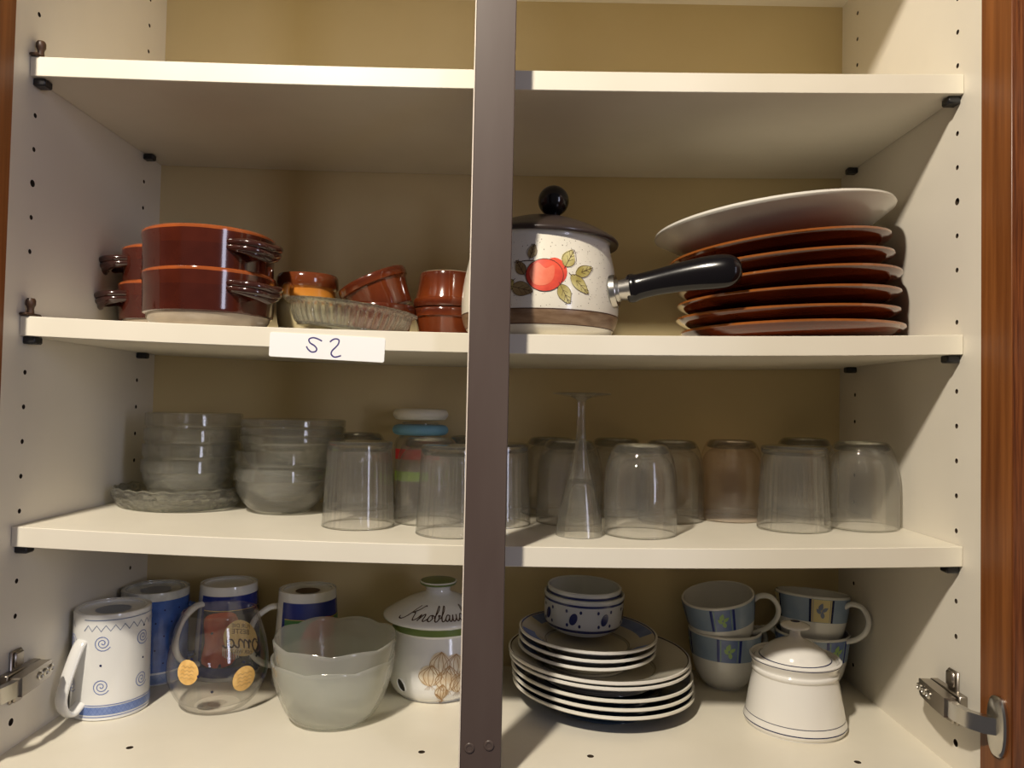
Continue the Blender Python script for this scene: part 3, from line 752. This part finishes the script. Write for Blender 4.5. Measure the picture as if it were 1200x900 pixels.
# ------------------------------------------------------------------ CABINET FLOOR
Z0 = FLOOR+.1
def mug_prof(rb, rt, H):  # upside-down: rt = radius of the mug's bottom (up), rb = mouth (down)
    o_ = spl([(0, H-3), (rt-7, H-3), (rt-5.5, H-.5), (rt-3, H), (rt-.6, H-1.5), (rt, H-4), ((rt+rb)/2, H*.5), (rb, 1)], 4)
    inn = spl([(rb-3, 1), ((rt+rb)/2-3, H*.5), (rt-4, H-10), (0, H-8)], 4)
    return o_, o_+[(rb-1.5, 0)]+inn
def strap(g, R, pts, ang, w=5.8, th=3.2):
    a = rad(ang)
    g.tube([((R+o)*cos(a), (R+o)*sin(a), z) for o, z in spl(pts, 6)], th, 14, upv=(-sin(a), cos(a), 0), flat=(1, w/th)); return g
def spiral(u, v, r, turns=2.6, s=1): return [(u+s*r*k/40*cos(2*pi*turns*k/40+2), v+r*k/40*sin(2*pi*turns*k/40+2)) for k in range(3, 41)]
# white spiral mug
t = thing('mug', 'white upside-down mug with blue spirals and zigzags', 'mug', (38.3, 136, Z0))
o_, pr = mug_prof(37.2, 36.4, 104.5)
outer = [p for p in o_ if p[0] > 35]
build('mug_body', G().lathe(pr, 72), M_PORC, t)
g = strap(G(), 36.5, [(-1, 78), (4, 72), (12, 54), (18.5, 36), (20, 25), (17, 15), (9, 10), (-1, 16)], 249, 7.5, 3.6); build('handle', g, M_PORC, t, angle=80)
mm = on_z(outer, -90, .25)
g = G()
for u in (-34, 2, 42, 78, 112, 190): 
    for v in (34, 77): ribbon(g, spiral(u+7, v, 8.2), .75, mm)
decal('spiral_motif', g, M_BLUE, t, 'blue spiral motifs')
g = G(); ribbon(g, [(u, 91.5+1.8*(k % 2 * 2-1)*1.6) for k, u in enumerate([-10+4.3*i for i in range(44)])], 1.15, mm)
for u0, u1 in ((-10, 175),): ribbon(g, [(u0+(u1-u0)*k/60, 99.5) for k in range(61)], 1, mm); 
ribbon(g, [(-52+4*k, 93.5+2.6*(-1)**k) for k in range(8)], .8, mm)
decal('zigzag_motif', g, M_GREYBLUE, t)
g = G(); rect(g, -12, 170, 6, 14, mm, 60, 2); decal('blue_band', g, M_MIDBLUE, t)
g = G(); m2 = on_z(outer, -90, .45)
for v in (4.2, 15.6): ribbon(g, [(-12+182*k/60, v) for k in range(61)], .7, m2)
for off in (0, 4): ribbon(g, [(-12+4.2*k+off, 10+3.2*(-1)**k) for k in range(42)], .5, m2)
decal('band_outline', g, M_BLUE, t)
g = G()
for u in (8, 50, 86, -30):
    for v in (55, 88) if u > 40 else (55,): patch(g, circ(u, v, 1.1), m2, 1)
decal('dot_motif', g, M_NAVY, t)
g = G().lathe([(0, 101.65), (17, 101.65)], 40); build('base_print', g, M_GREYBLUE, t, solid=False)
# blue mug
t = thing('mug', 'blue mottled upside-down mug behind the white spiral mug', 'mug', (40, 226, Z0))
o_, pr = mug_prof(37.5, 36.5, 103); build('mug_body', G().lathe(pr, 72), M_BLUEMUG, t)
g = strap(G(), 35.5, [(0, 82), (12, 76), (24, 60), (26, 40), (18, 26), (0, 22)], 20); build('handle', g, M_BLUEMUG, t, angle=80)
mm = on_z([p for p in o_ if p[0] > 35], -90, .3)
g = G(); ribbon(g, [(-115+4.6*k, 8.5+3*(-1)**k) for k in range(51)], .7, mm); ribbon(g, [(-115+4*k, 2.8) for k in range(58)], .6, mm); decal('zigzag_motif', g, M_BLUE, t)
g = G()
for k in range(14):
    for v in (25, 40, 55, 70, 84): patch(g, circ(-110+17*k+(8 if v in (40, 70) else 0), v, 1, n=8), mm, 1)
decal('dot_motif', g, M_NAVY, t)
g = G().lathe([(0, 100.15), (17, 100.15)], 40); build('base_print', g, M_GREYBLUE, t, solid=False)
# picture mugs
def picmug(loc, label, hang, a0, a1, style):
    t = thing('mug', label, 'mug', loc)
    o_, pr = mug_prof(38, 32.5, 106); build('mug_body', G().lathe(pr, 72), M_PORC, t)
    g = strap(G(), 33.5, [(0, 86), (10, 84), (24, 72), (31, 52), (28, 34), (16, 22), (2, 18)], hang, 5.2, 3.4); build('handle', g, M_PORC, t, angle=80)
    pf = [p for p in o_ if p[0] > 31]
    m1 = on_z(pf, a0, .25); m1.r0 = 35; m2 = on_z(pf, a0, .5); m2.r0 = 35; m3 = on_z(pf, a0, .75); m3.r0 = 35
    ww = (a1-a0)*pi/180*35
    g = G(); rect(g, 0, ww, 5, 96, m1, 30, 12); decal('printed_panel', g, M_COBALT, t, 'cobalt blue printed field')
    g = G(); rect(g, 5, ww-5, 16, 78 if style else 80, m2, 26, 10); decal('printed_picture', g, M_PICGREEN if style else M_PICDARK, t, 'green picture ground' if style else 'dark picture ground')
    g = G()
    pts = [(ww*.30, 22), (ww*.52, 20), (ww*.62, 40), (ww*.58, 60), (ww*.62, 74), (ww*.44, 80 if style else 78), (ww*.28, 70), (ww*.22, 48)] if style else [(8, 20), (ww*.35, 20), (ww*.42, 50), (ww*.38, 76), (ww*.2, 78), (7, 70), (10, 45)]
    patch(g, spl(pts, 4, True), m3, 6); decal('printed_figure', g, M_PICRED, t, 'red printed shape')
    g = G(); ribbon(g, [(5+(ww-10)*k/24, 78 if style else 80) for k in range(25)], .6, m3); patch(g, circ(ww*.72, 66, 5, 7), m3, 3); decal('printed_outline', g, M_PICYEL, t)
    g = G().lathe([(0, 103.15), (14, 103.15)], 40)
    if style: build('base_print', g, M_DKBROWN, t, solid=False)
    return t
picmug((118, 246, Z0), 'upside-down mug with dark blue picture print behind the round tumbler', 232, -128, 60, 0)
picmug((218, 224, Z0), 'upside-down mug with green and red picture print behind the frosted bowls', 190, -128, 60, 1)
# round tumbler with print
OX, OY = 144, 152
t = thing('printed_tumbler', 'round stemless clear glass with yellow printed discs and mirrored lettering', 'glass', (OX, OY, Z0))
OP = spl([(0, 0), (26, 0), (33, 2), (42, 12), (49, 27), (51, 43), (48.5, 64), (43, 84), (37.5, 99)], 5)
build('glass_body', G().lathe(shell(OP, 1.6, 9), 80), M_GLASS, t, angle=60)
bk = on_z(OP, 82, .2); bk.r0 = 50; bk2 = on_z(OP, 82, .5); bk2.r0 = 50; bk3 = on_z(OP, 82, -.1); bk3.r0 = 50
g = G(); patch(g, circ(0, 54, 21, 21, 36), bk, 6); decal('printed_disc', g, M_TAN, t, 'large yellow disc printed on the rear side')
g = G()
for mpx in (bk2, bk3):
    text_on(g, 'FÜR DIE', 6.6, 0, 66, mpx); text_on(g, 'BESTE', 8.4, 1, 58.5, mpx); text_on(g, 'DER WELT', 5.4, 0, 36.5, mpx)
    for st_ in ([(-15, 60), (-18.5, 55), (-17, 50.5), (-12.5, 51), (-10.5, 56), (-13, 61), (-16, 60.5)],
                [(-9, 57), (-7, 59), (-6.6, 51.5), (-6, 56), (-3, 59), (-1.8, 56), (-2, 51.5), (-1.2, 56), (2, 59), (3.2, 56), (3, 52), (5, 51.5), (7.5, 54)],
                [(13, 57), (9.5, 58.5), (7.5, 54.5), (9.3, 51.3), (12.2, 53.5), (13.4, 58), (12.9, 53), (14.5, 51.2), (17.5, 53.5)]):
        ribbon(g, [(x*1.25, y-8+(y-55)*.25) for x, y in spl(st_, 6)], 1.9, mpx)
decal('printed_lettering', g, M_INK, t, 'dark mirrored lettering FÜR DIE BESTE Oma DER WELT')
for th, hh, rr_ in ((-104, 49, 12), (-39, 38, 12.5)):
    f1 = on_z(OP, th, .2); f1.r0 = 50; f2 = on_z(OP, th, .45); f2.r0 = 50
    g = G(); patch(g, circ(0, hh, rr_, rr_*1.02, 28), f1, 5); d_ = decal('printed_disc', g, M_ORDISC, t, 'orange disc printed on the front')
    g = G()
    for r_ in range(4):
        ribbon(g, spl([(-rr_*.6+q*rr_*.2, hh+rr_*.45-r_*rr_*.3+(.8 if q % 2 else -.8)) for q in range(7)], 3), .4, f2)
    decal('printed_script', g, M_GARINK, t)
f1 = on_z(OP, 95, .2); f1.r0 = 50
g = G()
for k in range(-5, 6):
    hh = sqrt(max(0, 1-(k/6)**2))*9; ribbon(g, [(k*1.9, 38-hh), (k*1.9+.4, 38), (k*1.9, 38+hh)], .9, f1)
decal('printed_stripes', g, M_WHITE, t, 'white striped ball print')
g = G()
for th, hh in ((-100, 62), (-150, 40), (-90, 46), (-150, 66), (-40, 55), (120, 60), (140, 40), (20, 50), (-75, 30), (60, 36)):
    f1 = on_z(OP, th, .25); patch(g, circ(0, hh, 1.5, n=12), f1, 1)
decal('printed_dot', g, M_PICDARK, t)
# frosted petal bowls
FB = spl([(0, 0), (33, 0), (39, 1.8), (47, 10), (54.5, 26), (59.5, 43), (62.5, 60)], 4)
def rfp(t_, r, z, i):
    k = max(0, min(1, (z-4)/40)); return r*(1+.018*k*abs(cos(4*t_))) - .8*k
def zfp(t_, r, z, i): return z + (2.6*abs(cos(4*t_))*(max(0, (z-42)/18) if r > 50 else 0))
gfb = G().lathe(shell(FB, 2.6), 144, rf=rfp, zf=zfp)
o = build('frosted_bowl', gfb, M_FROST, loc=(273, 126, Z0), rot=(0, 0, 10), angle=60); tag(o, 'lower frosted glass bowl with petal rim, standing on the cabinet floor', 'bowl', 'frosted petal bowls')
o = o.copy(); COL.objects.link(o); o.location = Vector((273.5, 127, Z0+20))*MM; o.rotation_euler = (rad(2), 0, rad(32)); o['label'] = 'upper frosted glass bowl with petal rim, nested in the other one'

# garlic pot
GX, GY = 371.5, 206
t = thing('garlic_pot', 'white ceramic garlic pot with green bands and lettered lid', 'pot', (GX, GY, Z0))
GB = spl([(0, 0), (38, 0), (43, 1.5), (50, 8), (54.5, 20), (55.5, 34), (53.5, 50), (50, 62), (48.5, 70)], 5)+[(50.5, 73), (50.5, 81), (49, 83)]
build('pot_body', G().lathe(shell(GB, 3.5), 80), M_PORC, t)
gm = on_z(GB, -90, .25); gm.r0 = 52
g = G(); rect(g, -pi*52, pi*52, 73, 81.5, gm, 80, 2); decal('green_band', g, M_GREEN, t, 'green glaze band')
# air hole: flat dark patch paints its shaded inside, lip is raised
hm = on_z(GB, -128, .3); hm.r0 = 53
g = G(); patch(g, circ(0, 19, 4.6, 7.4, 24, 25), hm, 2); decal('air_hole_shade', g, M_DARK, t, 'dark oval patch painted as the shaded inside of an air hole')
g = G(); c_ = circ(0, 19, 4.9, 7.7, 24, 25); g.tube([hm(*p) for p in c_], .8, 8, closed=True); build('hole_lip', g, M_PORC, t, angle=80)
# garlic bulbs print
gl1 = on_z(GB, -74, .4); gl1.r0 = 53; gl2 = on_z(GB, -74, .7); gl2.r0 = 53
bul = [(-16, 34, 12, 11), (-6, 46, 11, 12), (2, 30, 13, 14), (10, 44, 12, 11), (14, 24, 10, 10), (-4, 16, 7, 9)]
g = G()
for cx, cy, a, b in bul: patch(g, circ(cx, cy, a, b, 24), gl1, 4)
decal('printed_garlic', g, M_GARLIC, t, 'cream garlic bulbs print')
g = G()
for cx, cy, a, b in bul:
    for q in (-.95, -.55, -.15, .3, .7, 1):
        ribbon(g, spl([(cx+a*.15, cy+b), (cx+a*q*.8, cy+b*.35), (cx+a*q, cy-b*.2), (cx+a*q*.4, cy-b*.9)], 5), .55, gl2)
    for k in range(5): ribbon(g, spl([(cx, cy-b*.85), (cx-3+1.5*k, cy-b*.85-3), (cx-5+2.4*k+random.uniform(-1, 1), cy-b*.85-6)], 3), .35, gl2)
ribbon(g, spl([(-10, 14), (-4, 8), (-2, 3), (-5, 1.5)], 5), 1.6, gl2)
decal('garlic_outline', g, M_GARINK, t, 'brown garlic outlines')
LP = spl([(61, 0), (60, 3.5), (50, 9.5), (36, 17), (22, 22.5), (15, 25.5), (13.5, 29)], 4)
LP2 = LP+spl([(13.5, 29), (15.5, 32), (19.5, 34.5), (20.5, 36.5), (19, 38.5), (0, 39.5)], 3)
gl = G().lathe([(0, -2), (46, -2), (47, 0)]+[(60, -1)]+LP2, 80)
lidg = build('lid', gl, M_PORC, t, loc=(0, 0, 84.5), angle=50)
g = G().lathe([(16.2, 32.9), (20.2, 34.6), (21, 36.4), (19.3, 38.7), (0, 39.9)], 48); build('knob_top', g, M_GREEN, lidg, solid=False)
lm = on_r([p for p in LP], -86, .35); lm.r0 = 50
def kn(x, y): return lm((x-4.55)*7.0+y*2.2, 52.5-(-y)*-7.2)
g = G()
ST_ = [[(-.9, .35), (-.75, .05), (-.3, 0), (.1, .5), (.5, 1.5), (.95, 2.3)], [(2.1, 2.15), (1.85, 2.3), (1.2, 1.6), (.45, 1.1), (.9, 1.1), (1.15, .4), (1.4, .02), (1.8, .4)],
  [(1.8, .4), (2.05, .95), (2.0, 0)], [(2.02, .2), (2.4, .95), (2.65, .9), (2.6, .2), (2.8, .02), (3.15, .4)], [(3.6, .9), (3.3, .8), (3.2, .3), (3.45, .02), (3.75, .4), (3.6, .9), (3.95, .75)],
  [(3.95, .5), (4.4, 1.6), (4.45, 2.2), (4.25, 2.2), (4.1, 1), (4.15, .15), (4.4, .02), (4.65, .5), (4.5, .9), (4.8, .8)], [(4.8, .4), (5.25, 1.5), (5.35, 2.15), (5.15, 2.2), (5.0, 1), (5.05, .15), (5.3, .05), (5.5, .4)],
  [(6.0, .85), (5.7, .9), (5.5, .35), (5.7, .02), (5.95, .4), (6.05, .9), (6.0, .2), (6.2, .02), (6.4, .4)], [(6.4, .4), (6.5, .95), (6.45, .2), (6.65, .02), (6.95, .5), (7.0, .95), (6.95, .2), (7.15, .02), (7.35, .4)],
  [(7.95, .8), (7.65, .95), (7.4, .4), (7.6, .02), (8.0, .35)], [(8.0, .35), (8.45, 1.5), (8.5, 2.15), (8.3, 2.2), (8.2, 1), (8.2, 0)], [(8.22, .3), (8.55, .95), (8.75, .8), (8.7, .15), (8.95, .05), (9.3, .5)]]
for s_ in ST_: ribbon(g, [(x, y) for x, y in spl(s_, 6)], .15, lambda x, y: lm((x-4.35)*8.0+y*1.5, 56-y*9.0))
decal('lid_lettering', g, M_INK, lidg, 'brown script lettering Knoblauch')

# plates
BX, BY = 554, 183
LG = spl([(0, 0), (60, 0), (63, 1.5), (72, 7), (86, 12), (98, 16)], 5)+[(99.5, 17.3)]
g1 = G().lathe(shell(LG, 3.2), 96)
lab5 = ['bottom large plate of the floor stack, on the cabinet floor', 'second large plate from the bottom of the floor stack', 'middle large plate of the floor stack',
        'white-rimmed large plate just below the navy-lined top one', 'uppermost large plate with a thin navy line inside its rim']
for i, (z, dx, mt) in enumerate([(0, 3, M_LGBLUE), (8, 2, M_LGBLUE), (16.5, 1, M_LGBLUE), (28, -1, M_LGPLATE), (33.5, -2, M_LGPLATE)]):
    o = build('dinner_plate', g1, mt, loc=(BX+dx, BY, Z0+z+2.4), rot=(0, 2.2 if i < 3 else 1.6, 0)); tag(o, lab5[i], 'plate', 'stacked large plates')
SM = spl([(0, 0), (44, 0), (47, 1.5), (56, 7), (68, 12), (75, 15)], 5)+[(76.5, 16.2)]
g2 = G().lathe(shell(SM, 3), 80)
SMT = [(r, z+3) for r, z in SM if r > 40]
for i in range(3):
    z = 42+7.5*i
    t = thing('side_plate', ['bottom small side plate of the three on the large plates', 'middle small side plate of the three on the large plates', 'top small side plate with blue rim blocks, under the patterned bowls'][i], 'plate', (539+i*.5, 187, Z0+z+1.5), (2.0, 1.6, 15*i), 'stacked small side plates')
    build('plate_body', g2, M_SMPLATE, t)
    g = G(); sm = on_r(SMT, 0, .35)
    for a in range(0, 360, 90):
        sm.r0 = 60
        m_ = lambda u, v, a=a: (lambda p: (p[0]*cos(rad(a))-p[1]*sin(rad(a)), p[0]*sin(rad(a))+p[1]*cos(rad(a)), p[2]))(sm(u, v))
        rect(g, -30, 30, 49, 72.5, m_, 18, 4)
    decal('rim_pattern', g, M_SQBLUE, t, 'blue rim blocks')
# patterned bowls
PB = spl([(0, 0), (30, 0), (33, 1.2), (40, 5), (43.8, 11), (44.6, 18)], 4)+[(45, 38), (45.6, 39.5), (45.6, 41)]
g3 = G().lathe(shell(PB, 3), 72)
for i in range(2):
    t = thing('patterned_bowl', ['lower blue and white patterned bowl on the small plates', 'upper blue and white patterned bowl nested in the lower one'][i], 'bowl', (537, 207, Z0+72+i*7.2), (2, 1.5, 0), 'blue and white patterned bowls')
    if i: t.scale = (.925, .925, 1)
    build('bowl_body', g3, M_BOWLW, t)
    m_ = on_z(PB, -90, .25); m_.r0 = 45; m2 = on_z(PB, -90, .4); m2.r0 = 45
    g = G(); U = pi*45
    rect(g, -U, U, 6.5, 10, m_, 72, 1); rect(g, -U, U, 35, 37.5, m_, 72, 1); decal('navy_band', g, M_NAVYB, t, 'navy bands')
    g = G()
    for k in range(8):
        u = -U+2*U*k/8+20
        patch(g, circ(u, 22, 4.2, 6.8, 20, -20), m2, 2)
        for dx, dz in ((-8, 8), (7, -7), (-7, -7), (8, 8)): patch(g, circ(u+dx, 22+dz, 1.5, 2, n=10), m2, 1)
    decal('oval_motif', g, M_NAVYB, t, 'navy oval and dot motifs')
# cups
CP = spl([(0, 0), (20, 0), (22, 1.2), (28.5, 8), (34.5, 20), (38, 34)], 4)+[(40.3, 50), (41.6, 62), (42, 65)]
gc = G().lathe(shell(CP, 2.6), 72)
def cup(loc, rot, hang, th, label, yellow=False):
    t = thing('coffee_cup', label, 'cup', loc, rot, 'white cups with blue patterned band')
    build('cup_body', gc, M_PORC, t)
    g = strap(G(), 39, [(0, 55), (8, 60), (20, 58), (27, 46), (24, 32), (12, 21), (-5, 15)], hang, 4.2, 3); build('handle', g, M_PORC, t, angle=80)
    U = pi*41
    b1 = on_z(CP, th, .25); b1.r0 = 41; b2 = on_z(CP, th, .45); b2.r0 = 41; b3 = on_z(CP, th, .65); b3.r0 = 41; b4 = on_z(CP, th, .85); b4.r0 = 41
    g = G(); rect(g, -U, U, 37, 63.5, b1, 72, 4); decal('pale_blue_band', g, M_LTBLUE, t, 'pale blue band')
    g = G(); gn = G(); gl_ = G()
    for k in range(4):
        u = -U/4+U*.5*k-U*.5+ (0)
        u = U*.5*k
        rect(g, u-13, u+13, 37.5, 63, b2, 8, 3)
        for q in (-12.5, 12.5): rect(gn, u+q-1.3, u+q+1.3, 37.2, 63.2, b3, 1, 3)
        for q in (-9.5, 9.5): rect(gl_, u+q-.3, u+q+.3, 38, 62.5, b3, 1, 3)
        patch(gl_, leaf(u-1, 55, 9, 5, 70), b4, 2); patch(gl_, leaf(u+3.5, 52, 8, 4, 35), b4, 2); patch(gl_, leaf(u-3.5, 50, 7, 4, 130), b4, 2); patch(gl_, leaf(u+1, 46, 8, 4.5, 100), b4, 2)
    decal('printed_square', g, M_CREAMSQ if yellow else M_SQBLUE, t, 'cream square with sprig' if yellow else 'darker blue square with sprig')
    decal('navy_stripe', gn, M_NAVY if yellow else M_COBALT, t); decal('sprig_motif', gl_, M_GREYBLUE if yellow else M_LEAFG, t)
    return t
cup((708, 240, Z0), (0, 0, 0), 28, -98, 'lower upright cup of the pair beside the plate stack')
cup((709, 243, Z0+42), (7, -10, 0), -12, -100, 'upper cup leaning left on another, beside the plate stack')
cup((811, 240, Z0), (0, 0, 0), 150, -70, 'lower upright cup behind the sugar bowl in the right corner')
cup((810, 240, Z0+43), (-5, 3, 0), -48, -97, 'upper cup with cream yellow square behind the sugar bowl', True)
# sugar bowl
t = thing('sugar_bowl', 'white lidded sugar bowl with thin navy lines in the front right', 'bowl', (751, 133, Z0)); t.scale = (.965, .965, 1)
SB = spl([(0, 0), (46, 0), (50, .8), (52.3, 3.5), (52.5, 6.5), (51, 11), (50.4, 14), (47, 34), (43.3, 52)], 4)+spl([(43.2, 53), (44.8, 55.5), (44.6, 58), (43.4, 59.5), (44.6, 63), (46.8, 67), (47, 69)], 3)
build('bowl_body', G().lathe(shell(SB, 3.2), 96), M_SUGAR, t)
g = G()
for z, hgt, e in ((5.6, 1.0, .2), (12.4, .6, .2), (67.2, .8, .2)):
    q = on_z(SB, -90, e); q.r0 = 50; rect(g, -pi*50, pi*50, z, z+hgt, q, 96, 1)
decal('navy_line', g, M_NAVY, t, 'navy painted lines')
SL = spl([(41.5, 0), (41.5, 2), (37, 4), (34, 6.5), (29, 13), (18, 19.5), (9, 23), (6, 26), (5.6, 31)], 4)+spl([(5.6, 31), (9, 33.5), (14.5, 34.5), (15.2, 36), (14, 37.6), (7, 40), (0, 41)], 3)
l_ = build('lid', G().lathe([(0, -1), (41, -1)]+SL, 80), M_SUGAR, t, loc=(0, 0, 64.5), angle=50)
g = G(); slm = on_r([p for p in SL if p[1] < 30], 0, .3); slm.r0 = 36
rect(g, -pi*36, pi*36, 36.2, 37.1, slm, 80, 1)
g.add([(14.7*cos(a), 14.7*sin(a), z) for z in (34.9, 35.6) for a in [2*pi*k/40 for k in range(40)]], [(k, (k+1) % 40, 40+(k+1) % 40, 40+k) for k in range(40)])
g.v = [(x*(1.03 if z > 30 else 1), y*(1.03 if z > 30 else 1), z) for x, y, z in g.v]
decal('navy_line', g, M_NAVY, l_)
g = G().lathe([(0, 41.3), (3.5, 40.9), (5, 40.4)], 20); build('lid_dot', g, M_NAVY, l_, solid=False)
